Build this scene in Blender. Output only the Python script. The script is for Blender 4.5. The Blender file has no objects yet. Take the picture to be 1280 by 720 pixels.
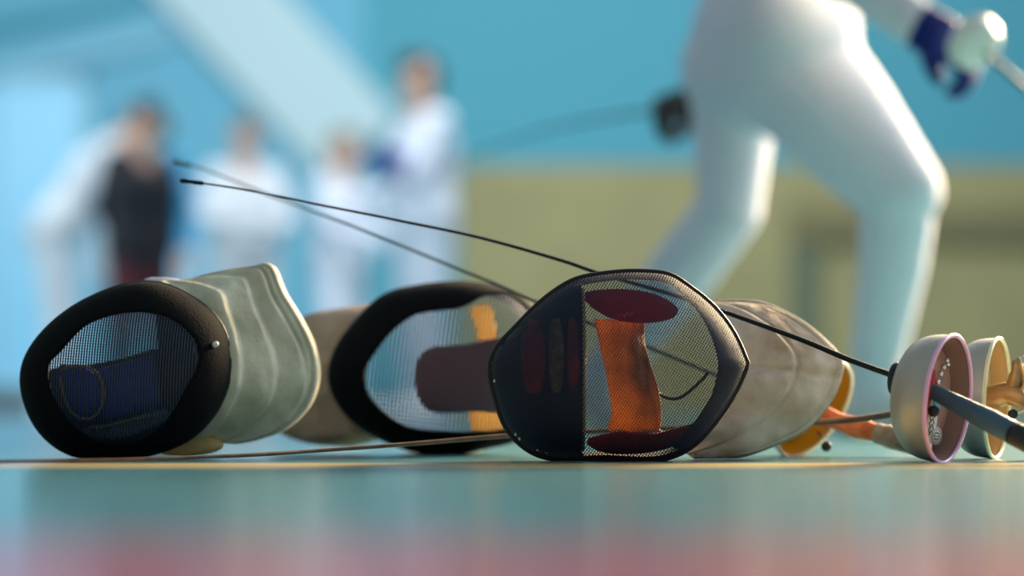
import bpy, bmesh, math, random
import numpy as np
from mathutils import Vector, Matrix, noise

random.seed(3)
sc = bpy.context.scene
COL = sc.collection
PI = math.pi

# ------------------------------------------------------------------ camera
F = 1280 * 85.0 / 36.0      # focal length in pixels of the 1280 wide frame
H = 0.059                   # the camera lies almost on the floor
HY = 508.0                  # row of the horizon


def W(px, py, Y):
    """a point of the place at distance Y that the photograph shows at (px, py)"""
    return Vector(((px - 640.0) / F * Y, Y, H + (HY - py) / F * Y))


cd = bpy.data.cameras.new('camera')
cam = bpy.data.objects.new('camera', cd)
COL.objects.link(cam)
cam.location = (0, 0, H)
cam.rotation_euler = (PI / 2, 0, 0)
cd.lens = 85
cd.sensor_width = 36
cd.shift_y = (HY - 360.0) / 1280.0
cd.clip_start = 0.02
cd.clip_end = 100
cd.dof.use_dof = True
cd.dof.focus_distance = 2.63
cd.dof.aperture_fstop = 1.6
sc.camera = cam


# ------------------------------------------------------------------ helpers
def lin(c):
    out = []
    for v in c:
        v /= 255.0
        out.append(v / 12.92 if v <= 0.04045 else ((v + 0.055) / 1.055) ** 2.4)
    return out


def mat(name, rgb, rough=0.6, metal=0.0, spec=0.5, bump=None, mottle=None, sheen=0.0, trans=0.0, emit=None):
    m = bpy.data.materials.new(name)
    m.use_nodes = True
    nt = m.node_tree
    b = nt.nodes['Principled BSDF']
    c = lin(rgb) + [1]
    b.inputs['Base Color'].default_value = c
    b.inputs['Roughness'].default_value = rough
    b.inputs['Metallic'].default_value = metal
    b.inputs['Specular IOR Level'].default_value = spec
    if sheen:
        b.inputs['Sheen Weight'].default_value = sheen
    if emit:
        b.inputs['Emission Color'].default_value = lin(emit[0]) + [1]
        b.inputs['Emission Strength'].default_value = emit[1]
    tc = None
    if bump or mottle:
        tc = nt.nodes.new('ShaderNodeTexCoord')
    if mottle:                                  # (second colour, scale, amount)
        n = nt.nodes.new('ShaderNodeTexNoise')
        n.inputs['Scale'].default_value = mottle[1]
        n.inputs['Detail'].default_value = 5
        nt.links.new(tc.outputs['Object'], n.inputs['Vector'])
        r = nt.nodes.new('ShaderNodeValToRGB')
        r.color_ramp.elements[0].position = 0.38
        r.color_ramp.elements[1].position = 0.68
        r.color_ramp.elements[0].color = c
        c2 = lin(mottle[0])
        a = mottle[2]
        r.color_ramp.elements[1].color = [c[i] * (1 - a) + c2[i] * a for i in range(3)] + [1]
        nt.links.new(n.outputs['Fac'], r.inputs['Fac'])
        nt.links.new(r.outputs['Color'], b.inputs['Base Color'])
    if bump:                                    # (scale, strength)
        n = nt.nodes.new('ShaderNodeTexNoise')
        n.inputs['Scale'].default_value = bump[0]
        n.inputs['Detail'].default_value = 4
        nt.links.new(tc.outputs['Object'], n.inputs['Vector'])
        bn = nt.nodes.new('ShaderNodeBump')
        bn.inputs['Strength'].default_value = bump[1]
        bn.inputs['Distance'].default_value = 0.01
        nt.links.new(n.outputs['Fac'], bn.inputs['Height'])
        nt.links.new(bn.outputs['Normal'], b.inputs['Normal'])
    if trans:                                   # thin cloth lets light through
        t = nt.nodes.new('ShaderNodeBsdfTranslucent')
        t.inputs['Color'].default_value = c
        mx = nt.nodes.new('ShaderNodeMixShader')
        mx.inputs[0].default_value = trans
        nt.links.new(b.outputs[0], mx.inputs[1])
        nt.links.new(t.outputs[0], mx.inputs[2])
        nt.links.new(mx.outputs[0], nt.nodes['Material Output'].inputs['Surface'])
    return m


def wire_mat(name, rgb, pitch, wire, angle, rough=0.55, metal=0.2, cross=None):
    """woven wire: a square grid of wires over the mesh's own UV map (metres), open between them"""
    m = bpy.data.materials.new(name)
    m.use_nodes = True
    nt = m.node_tree
    b = nt.nodes['Principled BSDF']
    b.inputs['Base Color'].default_value = lin(rgb) + [1]
    b.inputs['Roughness'].default_value = rough
    b.inputs['Metallic'].default_value = metal
    uv = nt.nodes.new('ShaderNodeUVMap')
    uv.uv_map = 'UVMap'
    mp = nt.nodes.new('ShaderNodeMapping')
    mp.inputs['Rotation'].default_value = (0, 0, math.radians(angle))
    mp.inputs['Scale'].default_value = (1 / pitch, 1 / pitch, 1)
    nt.links.new(uv.outputs[0], mp.inputs[0])
    sp = nt.nodes.new('ShaderNodeSeparateXYZ')
    nt.links.new(mp.outputs[0], sp.inputs[0])

    def M(op, a, b_=None):
        n = nt.nodes.new('ShaderNodeMath')
        n.operation = op
        for i, v in enumerate((a, b_)):
            if v is None:
                continue
            if isinstance(v, (int, float)):
                n.inputs[i].default_value = v
            else:
                nt.links.new(v, n.inputs[i])
        return n.outputs[0]
    hits = []
    for ax, wi in (('X', wire), ('Y', cross or wire)):
        fr = M('FRACT', sp.outputs[ax])
        hits.append(M('LESS_THAN', M('ABSOLUTE', M('SUBTRACT', fr, 0.5)), wi / 2))
    cov = M('MAXIMUM', hits[0], hits[1])
    tr = nt.nodes.new('ShaderNodeBsdfTransparent')
    mx = nt.nodes.new('ShaderNodeMixShader')
    nt.links.new(cov, mx.inputs[0])
    nt.links.new(tr.outputs[0], mx.inputs[1])
    nt.links.new(b.outputs[0], mx.inputs[2])
    nt.links.new(mx.outputs[0], nt.nodes['Material Output'].inputs['Surface'])
    return m


def tag(o, label=None, cat=None, group=None, kind=None):
    if label:
        o['label'] = label
    if cat:
        o['category'] = cat
    if group:
        o['group'] = group
    if kind:
        o['kind'] = kind
    return o


def thing(name, loc, label, cat, group=None):
    o = bpy.data.objects.new(name, None)
    COL.objects.link(o)
    o.location = loc
    o.empty_display_size = 0.05
    return tag(o, label, cat, group)


def obj(name, bm, m, parent=None, smooth=True, label=None):
    me = bpy.data.meshes.new(name)
    bm.normal_update()
    bmesh.ops.recalc_face_normals(bm, faces=bm.faces)
    if parent is not None:
        bm.transform(Matrix.Translation(-world_loc(parent)))
    bm.to_mesh(me)
    bm.free()
    for p in me.polygons:
        p.use_smooth = smooth
    for mm in (m if isinstance(m, (list, tuple)) else [m]):
        me.materials.append(mm)
    o = bpy.data.objects.new(name, me)
    COL.objects.link(o)
    if parent is not None:
        o.parent = parent
    if label:
        o['label'] = label
    return o


def world_loc(o):
    v = Vector(o.location)
    while o.parent is not None:
        o = o.parent
        v = v + Vector(o.location)
    return v


def struct(name, bm, m, parent=None, smooth=False):
    o = obj(name, bm, m, parent, smooth)
    if parent is None:
        o['kind'] = 'structure'
    return o


def box(bm, lo, hi, bevel=0.0):
    r = bmesh.ops.create_cube(bm, size=1)
    vs = r['verts']
    c = [(lo[i] + hi[i]) / 2 for i in range(3)]
    s = [hi[i] - lo[i] for i in range(3)]
    for v in vs:
        v.co = Vector((c[0] + v.co.x * s[0], c[1] + v.co.y * s[1], c[2] + v.co.z * s[2]))
    if bevel:
        es = list({e for v in vs for e in v.link_edges})
        bmesh.ops.bevel(bm, geom=es, offset=bevel, segments=2, affect='EDGES')


def catmull(pts, n, closed=False):
    """resample a polyline of tuples smoothly to n points, evenly along its length"""
    P = np.array(pts, float)
    k = len(P)
    dense = []
    segs = k if closed else k - 1
    for i in range(segs):
        if closed:
            p0, p1, p2, p3 = P[(i - 1) % k], P[i], P[(i + 1) % k], P[(i + 2) % k]
        else:
            p0, p1, p2, p3 = P[max(i - 1, 0)], P[i], P[i + 1], P[min(i + 2, k - 1)]
        for t in np.linspace(0, 1, 12, endpoint=False):
            dense.append(0.5 * ((2 * p1) + (-p0 + p2) * t + (2 * p0 - 5 * p1 + 4 * p2 - p3) * t * t + (-p0 + 3 * p1 - 3 * p2 + p3) * t ** 3))
    dense.append(P[0] if closed else P[-1])
    D = np.array(dense)
    L = np.concatenate([[0], np.cumsum(np.linalg.norm(np.diff(D, axis=0), axis=1))])
    q = np.linspace(0, L[-1], n, endpoint=not closed)
    return np.stack([np.interp(q, L, D[:, j]) for j in range(D.shape[1])], 1)


def tube(bm, pts, radii, seg=10, closed=False, flat=1.0, up=Vector((0, 0, 1)), cap=True):
    """a tube along pts; flat squeezes the cross-section along the up direction"""
    pts = [Vector(p) for p in pts]
    n = len(pts)
    if isinstance(radii, (int, float)):
        radii = [radii] * n
    rings = []
    prev = None
    for i, p in enumerate(pts):
        a = pts[(i - 1) % n] if closed else pts[max(i - 1, 0)]
        b = pts[(i + 1) % n] if closed else pts[min(i + 1, n - 1)]
        t = (b - a).normalized()
        if prev is None:
            u = up - t * up.dot(t)
            if u.length < 1e-4:
                u = Vector((1, 0, 0)) - t * t.x
            u.normalize()
        else:
            u = (prev - t * prev.dot(t)).normalized()
        prev = u
        s = t.cross(u)
        rings.append([bm.verts.new(p + (u * math.cos(2 * PI * k / seg) * flat + s * math.sin(2 * PI * k / seg)) * radii[i]) for k in range(seg)])
    for i in range(n if closed else n - 1):
        r0, r1 = rings[i], rings[(i + 1) % n]
        for k in range(seg):
            bm.faces.new((r0[k], r0[(k + 1) % seg], r1[(k + 1) % seg], r1[k]))
    if cap and not closed:
        bm.faces.new(rings[0])
        bm.faces.new(rings[-1])


def lathe(bm, prof, M, seg=48, close=False):
    """turn (radius, axial) points about local Z of the frame M"""
    rings = []
    for r, a in prof:
        if r < 1e-6:
            rings.append([bm.verts.new(M @ Vector((0, 0, a)))])
        else:
            rings.append([bm.verts.new(M @ Vector((r * math.cos(2 * PI * k / seg), r * math.sin(2 * PI * k / seg), a))) for k in range(seg)])
    m = len(rings)
    for i in range(m if close else m - 1):
        a, b = rings[i], rings[(i + 1) % m]
        for k in range(seg):
            q = (k + 1) % seg
            if len(a) == 1 and len(b) == 1:
                continue
            if len(a) == 1:
                bm.faces.new((a[0], b[q], b[k]))
            elif len(b) == 1:
                bm.faces.new((a[k], a[q], b[0]))
            else:
                bm.faces.new((a[k], a[q], b[q], b[k]))


def frame_of(origin, n, upish=Vector((0, 0, 1))):
    n = n.normalized()
    x = (upish - n * upish.dot(n)).normalized()
    y = n.cross(x)
    return Matrix(((x.x, y.x, n.x, origin.x), (x.y, y.y, n.y, origin.y), (x.z, y.z, n.z, origin.z), (0, 0, 0, 1)))


def ball(bm, c, r, s=(1, 1, 1), u=16, v=12):
    M = Matrix.Translation(c) @ Matrix.Diagonal((s[0], s[1], s[2], 1))
    bmesh.ops.create_uvsphere(bm, u_segments=u, v_segments=v, radius=r, matrix=M)


def ring_dist(center, pts, n):
    """outline (px) -> n rays from center: radius at each angle"""
    D = catmull(pts, 400, closed=True) - np.array(center)
    ang = np.arctan2(D[:, 1], D[:, 0])
    rad = np.hypot(D[:, 0], D[:, 1])
    o = np.argsort(ang)
    a = np.concatenate([ang[o] - 2 * PI, ang[o], ang[o] + 2 * PI])
    r = np.concatenate([rad[o]] * 3)
    q = np.linspace(-PI, PI, n, endpoint=False)
    return q, np.interp(q, a, r)


class Dome:
    """the bowl of a fencing mask: an outline with a bulge towards where the face looks"""

    def __init__(s, center, outline, Y, depth, n=96, p=2.3, q=0.55, lean=(0, 0)):
        s.c, s.Y, s.depth, s.n, s.p, s.q, s.lean = center, Y, depth, n, p, q, lean
        s.ang, s.R = ring_dist(center, outline, n)
        R0 = s.R.copy()
        for _ in range(4):
            s.R = 0.25 * np.roll(s.R, 1) + 0.5 * s.R + 0.25 * np.roll(s.R, -1)
        keep = np.exp(-(s.ang / 0.12) ** 2)          # the point where the edges meet stays
        s.R = s.R * (1 - keep) + R0 * keep

    def at(s, k, rho, lift=0.0):
        a = s.ang[k % s.n]
        r = s.R[k % s.n] * rho
        bulge = s.depth * max(0.0, 1 - min(rho, 1) ** s.p) ** s.q
        w = W(s.c[0] + r * math.cos(a), s.c[1] + r * math.sin(a), s.Y)
        w.y = s.Y - bulge - lift + s.lean[0] * (w.x - W(s.c[0], s.c[1], s.Y).x) + s.lean[1] * w.z
        return w

    def patch(s, bm, rho0, rho1, steps, lift=0.0, uv=False):
        """rho0/rho1: numbers or one per ray"""
        f0 = (lambda k: rho0) if isinstance(rho0, (int, float)) else (lambda k: rho0[k % s.n])
        f1 = (lambda k: rho1) if isinstance(rho1, (int, float)) else (lambda k: rho1[k % s.n])
        rings = []
        for i in range(steps + 1):
            t = i / steps
            ring = []
            if i == 0 and isinstance(rho0, (int, float)) and rho0 == 0:
                v = bm.verts.new(s.at(0, 0, lift))
                rings.append([v])
                continue
            for k in range(s.n):
                ring.append(bm.verts.new(s.at(k, f0(k) * (1 - t) + f1(k) * t, lift)))
            rings.append(ring)
        fs = []
        for i in range(steps):
            a, b = rings[i], rings[i + 1]
            for k in range(s.n):
                q = (k + 1) % s.n
                if len(a) == 1:
                    fs.append(bm.faces.new((a[0], b[k], b[q])))
                else:
                    fs.append(bm.faces.new((a[k], b[k], b[q], a[q])))
        if uv:
            ly = bm.loops.layers.uv.new('UVMap')
            for f in bm.faces:
                for l in f.loops:
                    l[ly].uv = (l.vert.co.x, l.vert.co.z)

    def rho_of(s, outline):
        _, r = ring_dist(s.c, outline, s.n)
        return r / s.R


def pillow(bm, outline, Y, t, steps=7, n=64, p=3.0, tilt=0.0, center=None):
    """a padded piece with a rounded edge, its middle surface at distance Y; tilt turns it about its upright axis"""
    P = np.array(outline, float)
    c = P.mean(0) if center is None else center
    ang, R = ring_dist(c, outline, n)
    c3 = W(c[0], c[1], Y)
    front, back = [], []
    for i in range(steps + 1):
        rho = math.sin(i / steps * PI / 2)
        h = t / 2 * max(0.0, 1 - rho ** p) ** 0.5
        for sgn, lst in ((-1, front), (1, back)):
            if sgn == 1 and i == steps:
                lst.append(front[-1])
                continue
            if i == 0:
                lst.append([bm.verts.new(c3 + Vector((0, sgn * h, 0)))])
                continue
            ring = []
            for k in range(n):
                w = W(c[0] + R[k] * rho * math.cos(ang[k]), c[1] + R[k] * rho * math.sin(ang[k]), Y)
                w.y += sgn * h + tilt * (w.x - c3.x)
                ring.append(bm.verts.new(w))
            lst.append(ring)
    for lst in (front, back):
        for i in range(steps):
            a, b = lst[i], lst[i + 1]
            for k in range(n):
                q = (k + 1) % n
                if len(a) == 1:
                    bm.faces.new((a[0], b[k], b[q]))
                else:
                    bm.faces.new((a[k], b[k], b[q], a[q]))


def fold_sheet(bm, inner, outer, prof, ns=48, nt=36, wrinkle=0.0, seed=0, back=0.012):
    """a padded bib: cloth from the inner to the outer curve (px, py, Y each); prof(t, s) lifts it towards the viewer.
    A second skin behind it closes the padding."""
    A = catmull(inner, ns)
    B = catmull(outer, ns)
    grid, rear = [], []
    for i in range(nt + 1):
        t = i / nt
        row, row2 = [], []
        for j in range(ns):
            s = j / (ns - 1)
            q = A[j] * (1 - t) + B[j] * t
            w = W(q[0], q[1], q[2])
            w0 = w.copy()
            lift = prof(t, s)
            if wrinkle:
                lift += wrinkle * noise.noise(Vector((w.x * 22 + seed, w.z * 22, seed))) + 0.4 * wrinkle * noise.noise(Vector((w.x * 60, w.z * 60 + seed, seed)))
            w.y -= lift
            w.z = max(w.z, 0.0015)
            row.append(bm.verts.new(w))
            w0.y += back * math.sin(PI * min(1, t * 1.02)) * math.sin(PI * s) + 0.0035
            w0.z = max(w0.z, 0.0015)
            row2.append(bm.verts.new(w0))
        grid.append(row)
        rear.append(row2)
    for g in (grid, rear):
        for i in range(nt):
            for j in range(ns - 1):
                bm.faces.new((g[i][j], g[i + 1][j], g[i + 1][j + 1], g[i][j + 1]))
    for i in range(nt):
        for j in (0, ns - 1):
            bm.faces.new((grid[i][j], grid[i + 1][j], rear[i + 1][j], rear[i][j]))
    for j in range(ns - 1):
        for i in (0, nt):
            bm.faces.new((grid[i][j], grid[i][j + 1], rear[i][j + 1], rear[i][j]))


# ------------------------------------------------------------------ materials
M_black = mat('black padded cloth', (7, 11, 16), 0.9, spec=0.15, bump=(300, 0.12))
M_piping = mat('black piping', (14, 17, 26), 0.5)
M_lining = mat('dark lining', (42, 44, 52), 0.85)
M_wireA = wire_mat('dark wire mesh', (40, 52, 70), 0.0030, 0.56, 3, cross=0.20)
M_wireB = wire_mat('grey wire mesh', (88, 94, 110), 0.0046, 0.44, 6, cross=0.16)
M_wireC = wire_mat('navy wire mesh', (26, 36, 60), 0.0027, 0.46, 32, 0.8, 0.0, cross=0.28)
M_bluepad = mat('navy blue pad', (40, 76, 214), 0.7, bump=(120, 0.1))
M_tan = mat('tan edging', (206, 180, 140), 0.7)
M_maroon = mat('maroon towelling pad', (140, 42, 48), 0.95, bump=(260, 0.6), sheen=0.3)
M_red = mat('red pad', (166, 30, 42), 0.8, bump=(200, 0.3), trans=0.35)
M_redstripe = mat('dark red stripe', (168, 34, 36), 0.85, mottle=((90, 20, 26), 40, 0.9))
M_brownband = mat('brown band', (92, 72, 54), 0.85, mottle=((160, 130, 90), 120, 0.8))
M_redlit = mat('orange red glint on stitching', (255, 70, 40), 0.5)  # bright colour paints a lit glint into the stitching
M_orange = mat('worn orange leather', (208, 152, 88), 0.6, bump=(60, 0.6), mottle=((158, 88, 54), 30, 1.0), trans=0.5)
M_gold = mat('yellow foam', (246, 222, 160), 0.7, bump=(70, 0.4), trans=0.5)
M_bibA = mat('cream canvas', (224, 222, 200), 0.85, bump=(45, 0.35), mottle=((176, 174, 148), 16, 0.9))
M_bibB = mat('beige canvas', (206, 180, 156), 0.9, bump=(45, 0.4), mottle=((138, 112, 92), 9, 0.9))
M_bibC = mat('grey canvas', (228, 220, 210), 0.85, bump=(40, 0.5), mottle=((150, 130, 108), 17, 0.9), trans=0.2)
M_white = mat('white enamel', (235, 235, 230), 0.3)
M_blade = mat('dark steel', (40, 44, 46), 0.38, metal=0.8)
M_blade2 = mat('greenish steel', (64, 82, 78), 0.42, metal=0.7)
M_rust = mat('rusty brown steel', (128, 102, 80), 0.5, metal=0.4, mottle=((84, 64, 50), 60, 0.8))
M_cup = mat('brushed aluminium', (186, 182, 176), 0.5, metal=0.55, bump=(200, 0.05))
M_cupgold = mat('brass yellow guard lining', (226, 172, 46), 0.35, metal=0.35)
M_pinkglint = mat('painted pink rim highlight', (255, 190, 236), 0.3, metal=0.0, spec=1.0)  # pink base colour paints in the rim's bright highlight and its colour fringe
M_goldglint = mat('painted pale yellow rim highlight', (255, 246, 200), 0.3, metal=0.0, spec=1.0)  # pale yellow base colour paints in the warm highlight along the rim
M_padpink = mat('dusty pink felt', (176, 132, 122), 0.9, mottle=((140, 98, 92), 30, 0.7))
M_padtan = mat('tan felt', (214, 176, 124), 0.9)
M_paper = mat('off white sticker', (232, 226, 220), 0.6)
M_paperline = mat('grey print', (120, 110, 116), 0.7)
M_ink = mat('black ink', (18, 18, 28), 0.6)
M_redfelt = mat('red felt', (190, 44, 60), 0.9)
M_teal = mat('teal tape', (70, 160, 170), 0.7)
M_grip = mat('blue grey rubber', (66, 98, 122), 0.55, bump=(120, 0.15))
M_gripend = mat('black rubber', (28, 36, 42), 0.6)
M_tape = mat('orange cloth tape', (236, 134, 84), 0.8, bump=(160, 0.6), mottle=((186, 84, 46), 40, 0.9))
M_tapegrey = mat('grey cloth tape', (178, 160, 138), 0.85, bump=(160, 0.6), mottle=((136, 118, 100), 50, 0.8))
M_bronze = mat('worn bronze', (170, 146, 116), 0.4, metal=0.6, bump=(80, 0.2))
M_chrome = mat('chrome', (225, 225, 225), 0.15, metal=1.0)
M_suit = mat('white fencing cloth', (222, 226, 238), 0.95, spec=0.1, bump=(24, 0.5))
M_suit2 = mat('off white fencing cloth', (206, 210, 216), 0.95, spec=0.1, bump=(24, 0.5))
M_skin = mat('skin', (206, 162, 140), 0.6)
M_hair = mat('dark hair', (36, 30, 30), 0.7, bump=(200, 0.5))
M_hairlight = mat('brown hair', (120, 96, 66), 0.7, bump=(200, 0.5))
M_glove = mat('blue glove', (14, 34, 112), 0.7, spec=0.3)
M_darkshirt = mat('black shirt', (24, 24, 34), 0.8)
M_redshort = mat('dark red shorts', (84, 26, 36), 0.8)
M_bluejacket = mat('light blue jacket', (54, 150, 200), 0.8)
M_shoe = mat('white shoe', (222, 222, 224), 0.5)
M_darkglove = mat('black glove', (26, 34, 38), 0.7)

# ------------------------------------------------------------------ the hall
BACK = 17.0
M_wall = mat('teal wall paint', (84, 164, 182), 0.8, bump=(3, 0.05))
M_wallpale = mat('pale blue wall paint', (112, 182, 206), 0.8)
M_wain = mat('olive tan wainscot', (170, 160, 112), 0.75, mottle=((150, 142, 98), 2.5, 0.6))
M_wain2 = mat('olive brown rail', (128, 120, 84), 0.75)
M_post = mat('grey green post', (104, 116, 92), 0.75)
M_beam = mat('white beam paint', (198, 222, 226), 0.8)
M_stripe = mat('light blue beam paint', (140, 196, 216), 0.8)
M_base = mat('brown baseboard', (110, 92, 78), 0.7)
M_pane = mat('daylit window pane', (110, 170, 200), 0.3, emit=((130, 204, 236), 0.42))
M_wframe = mat('pale window frame', (170, 214, 230), 0.6)


def floor_mat():
    m = bpy.data.materials.new('varnished sports floor')
    m.use_nodes = True
    nt = m.node_tree
    b = nt.nodes['Principled BSDF']
    tc = nt.nodes.new('ShaderNodeTexCoord')
    sp = nt.nodes.new('ShaderNodeSeparateXYZ')
    nt.links.new(tc.outputs['Object'], sp.inputs[0])
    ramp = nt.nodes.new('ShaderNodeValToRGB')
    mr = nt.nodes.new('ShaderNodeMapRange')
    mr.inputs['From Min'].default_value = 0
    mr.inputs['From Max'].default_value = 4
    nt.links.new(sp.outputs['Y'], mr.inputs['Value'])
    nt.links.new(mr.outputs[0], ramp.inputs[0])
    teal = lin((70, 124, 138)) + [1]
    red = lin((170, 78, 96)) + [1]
    och_glow = lin((206, 188, 140)) + [1]  # ochre strip paints the golden backlight into the floor colour near the masks
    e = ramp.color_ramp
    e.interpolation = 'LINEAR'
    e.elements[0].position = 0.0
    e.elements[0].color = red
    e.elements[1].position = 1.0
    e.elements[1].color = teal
    for pos, c in ((1.03, red), (1.10, teal), (2.33, teal), (2.34, och_glow), (2.52, och_glow), (2.53, teal)):
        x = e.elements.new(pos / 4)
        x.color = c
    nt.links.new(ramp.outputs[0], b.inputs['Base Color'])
    n = nt.nodes.new('ShaderNodeTexNoise')
    n.inputs['Scale'].default_value = 90
    n.inputs['Detail'].default_value = 6
    nt.links.new(tc.outputs['Object'], n.inputs['Vector'])
    r2 = nt.nodes.new('ShaderNodeMapRange')
    r2.inputs['To Min'].default_value = 0.17
    r2.inputs['To Max'].default_value = 0.25
    nt.links.new(n.outputs['Fac'], r2.inputs['Value'])
    nt.links.new(r2.outputs[0], b.inputs['Roughness'])
    b.inputs['IOR'].default_value = 1.6
    bn = nt.nodes.new('ShaderNodeBump')
    bn.inputs['Strength'].default_value = 0.04
    bn.inputs['Distance'].default_value = 0.002
    nt.links.new(n.outputs['Fac'], bn.inputs['Height'])
    nt.links.new(bn.outputs['Normal'], b.inputs['Normal'])
    return m


bm = bmesh.new()
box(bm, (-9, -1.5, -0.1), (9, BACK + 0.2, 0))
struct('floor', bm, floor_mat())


def wx(px, Y=BACK):
    return (px - 640) / F * Y


def wz(py, Y=BACK):
    return H + (HY - py) / F * Y


bm = bmesh.new()
box(bm, (wx(455), BACK, 0), (9, BACK + 0.2, 7))
struct('wall_back', bm, M_wall)
bm = bmesh.new()
box(bm, (-9, BACK, 0), (wx(455), BACK + 0.2, 7))
struct('wall_left', bm, M_wallpale)
bm = bmesh.new()
box(bm, (wx(572), BACK - 0.05, 0), (9, BACK, wz(207)), 0.012)
struct('trim_1', bm, M_wain)
bm = bmesh.new()
box(bm, (wx(985), BACK - 0.14, wz(306)), (9, BACK - 0.05, wz(262)), 0.01)
struct('trim_2', bm, M_wain2)
bm = bmesh.new()
box(bm, (wx(985), BACK - 0.12, 0), (wx(1022), BACK - 0.05, wz(306)), 0.01)
struct('trim_3', bm, M_post)
bm = bmesh.new()
box(bm, (-9, BACK - 0.03, 0), (wx(572), BACK, 0.11), 0.008)
struct('baseboard_back', bm, M_base)


def beam(name, p, q, w, d, m):
    """a sloping beam against the wall, from p to q (px), w pixels wide"""
    a, b = W(p[0], p[1], BACK - d / 2 - 0.01), W(q[0], q[1], BACK - d / 2 - 0.01)
    t = (b - a).normalized()
    s = t.cross(Vector((0, 1, 0))) * (w / F * BACK / 2)
    e = Vector((0, d / 2, 0))
    bm = bmesh.new()
    v = [bm.verts.new(c + i * s + j * e) for c in (a, b) for i, j in ((-1, -1), (1, -1), (1, 1), (-1, 1))]
    for f in ((0, 1, 2, 3), (4, 5, 6, 7), (0, 1, 5, 4), (1, 2, 6, 5), (2, 3, 7, 6), (3, 0, 4, 7)):
        bm.faces.new([v[i] for i in f])
    bmesh.ops.bevel(bm, geom=bm.edges[:], offset=0.02, segments=2, affect='EDGES')
    struct(name, bm, m)


beam('trim_4', (180, -110), (455, 190), 122, 0.08, M_beam)
beam('trim_5', (-200, 138), (215, 40), 26, 0.06, M_stripe)
beam('trim_6', (-200, 70), (180, -5), 24, 0.06, M_wall)

# the tall window beside the stooping fencer
wl, wr, wt, wb = wx(-120), wx(112), wz(95), wz(488)
bm = bmesh.new()
t_ = 0.06
for lo, hi in (((wl, wb), (wl + t_, wt)), ((wr - t_, wb), (wr, wt)), ((wl, wt - t_), (wr, wt)), ((wl, wb), (wr, wb + t_)), ((wl + 0.62, wb), (wl + 0.66, wt))):
    box(bm, (lo[0], BACK - 0.07, lo[1]), (hi[0], BACK, hi[1]), 0.006)
wo = struct('window_1', bm, M_wframe)
bm = bmesh.new()
box(bm, (wl + 0.02, BACK - 0.035, wb + 0.02), (wr - 0.02, BACK - 0.02, wt - 0.02))
obj('window_pane', bm, M_pane, wo, False)
wl, wr, wt, wb = wx(216), wx(252), wz(225), wz(480)
bm = bmesh.new()
for lo, hi in (((wl, wb), (wl + .03, wt)), ((wr - .03, wb), (wr, wt)), ((wl, wt - .03), (wr, wt)), ((wl, wb), (wr, wb + .03))):
    box(bm, (lo[0], BACK - 0.07, lo[1]), (hi[0], BACK, hi[1]), 0.006)
wo = struct('window_2', bm, M_wframe)
bm = bmesh.new()
box(bm, (wl + 0.02, BACK - 0.035, wb + 0.02), (wr - 0.02, BACK - 0.02, wt - 0.02))
obj('window_pane', bm, M_pane, wo, False)


# ------------------------------------------------------------------ masks
def mask_core(root, dome, window, m_wire, m_rim, m_lin, shell=0.06, taper=0.93, rim=True):
    if rim:
        rw = dome.rho_of(window)
        bm = bmesh.new()
        dome.patch(bm, rw, 1.0, 12)
        o = obj('rim_cover', bm, m_rim, root)
        so = o.modifiers.new('thick', 'SOLIDIFY')
        so.thickness = 0.004
        so.offset = 0
        bm = bmesh.new()
        dome.patch(bm, 0, rw * 1.01, 22, lift=0.0, uv=True)
        obj('wire_mesh', bm, m_wire, root)
    else:
        bm = bmesh.new()
        dome.patch(bm, 0, 1.0, 30, uv=True)
        obj('wire_mesh', bm, m_wire, root)
    # piping round the edge
    bm = bmesh.new()
    tube(bm, [dome.at(k, 0.995) for k in range(dome.n)], 0.0028, 8, closed=True)
    obj('edge_piping', bm, M_piping, root)
    # the side wall behind the edge, open at the back for the head
    bm = bmesh.new()
    rings = []
    for i in range(7):
        t = i / 6
        ring = []
        for k in range(dome.n):
            w = dome.at(k, 0.99 - (1 - taper) * t * t)
            w.y += shell * t
            ring.append(bm.verts.new(w))
        rings.append(ring)
    for i in range(6):
        for k in range(dome.n):
            q = (k + 1) % dome.n
            bm.faces.new((rings[i][k], rings[i][q], rings[i + 1][q], rings[i + 1][k]))
    o = obj('side_lining', bm, m_lin, root)
    so = o.modifiers.new('thick', 'SOLIDIFY')
    so.thickness = 0.004
    so.offset = -1


def edge_line(name, pts, Y, r, m, root, label=None, seg=8):
    bm = bmesh.new()
    q = catmull([(a, b) for a, b in pts], 40)
    tube(bm, [W(a, b, Y) for a, b in q], r, seg)
    return obj(name, bm, m, root, label=label)


def smooth_step(a, b, t):
    t = min(1, max(0, (t - a) / (b - a)))
    return t * t * (3 - 2 * t)


# --- the mask with the navy pads
YA = 2.735
ma = thing('fencing_mask', W(160, 573, YA), 'black-rimmed fencing mask with navy blue inner pads and a thick cream bib', 'fencing mask', 'fencing masks lying on the floor')
ma.location.z = 0
outA = [(187, 353), (148, 359), (97, 382), (58, 413), (33, 448), (28, 476), (33, 503), (47, 534), (70, 557), (97, 570), (136, 572), (175, 570), (210, 561), (241, 546), (268, 518), (284, 487), (289, 456), (287, 433), (280, 409), (261, 386), (233, 367), (210, 357)]
winA = [(74, 456), (89, 440), (113, 413), (132, 402), (156, 395), (187, 392), (218, 398), (241, 413), (255, 433), (255, 460), (241, 487), (229, 510), (210, 534), (183, 549), (156, 553), (128, 549), (105, 532), (86, 507), (76, 483)]
dA = Dome((160, 468), outA, YA, 0.085)
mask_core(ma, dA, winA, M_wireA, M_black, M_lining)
bm = bmesh.new()
pillow(bm, [(76, 464), (98, 459), (118, 466), (127, 485), (124, 510), (110, 522), (92, 516), (82, 495)], YA - 0.01, 0.016)
p = obj('inner_pad', bm, M_bluepad, ma, label='rounded navy blue pad')
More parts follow.
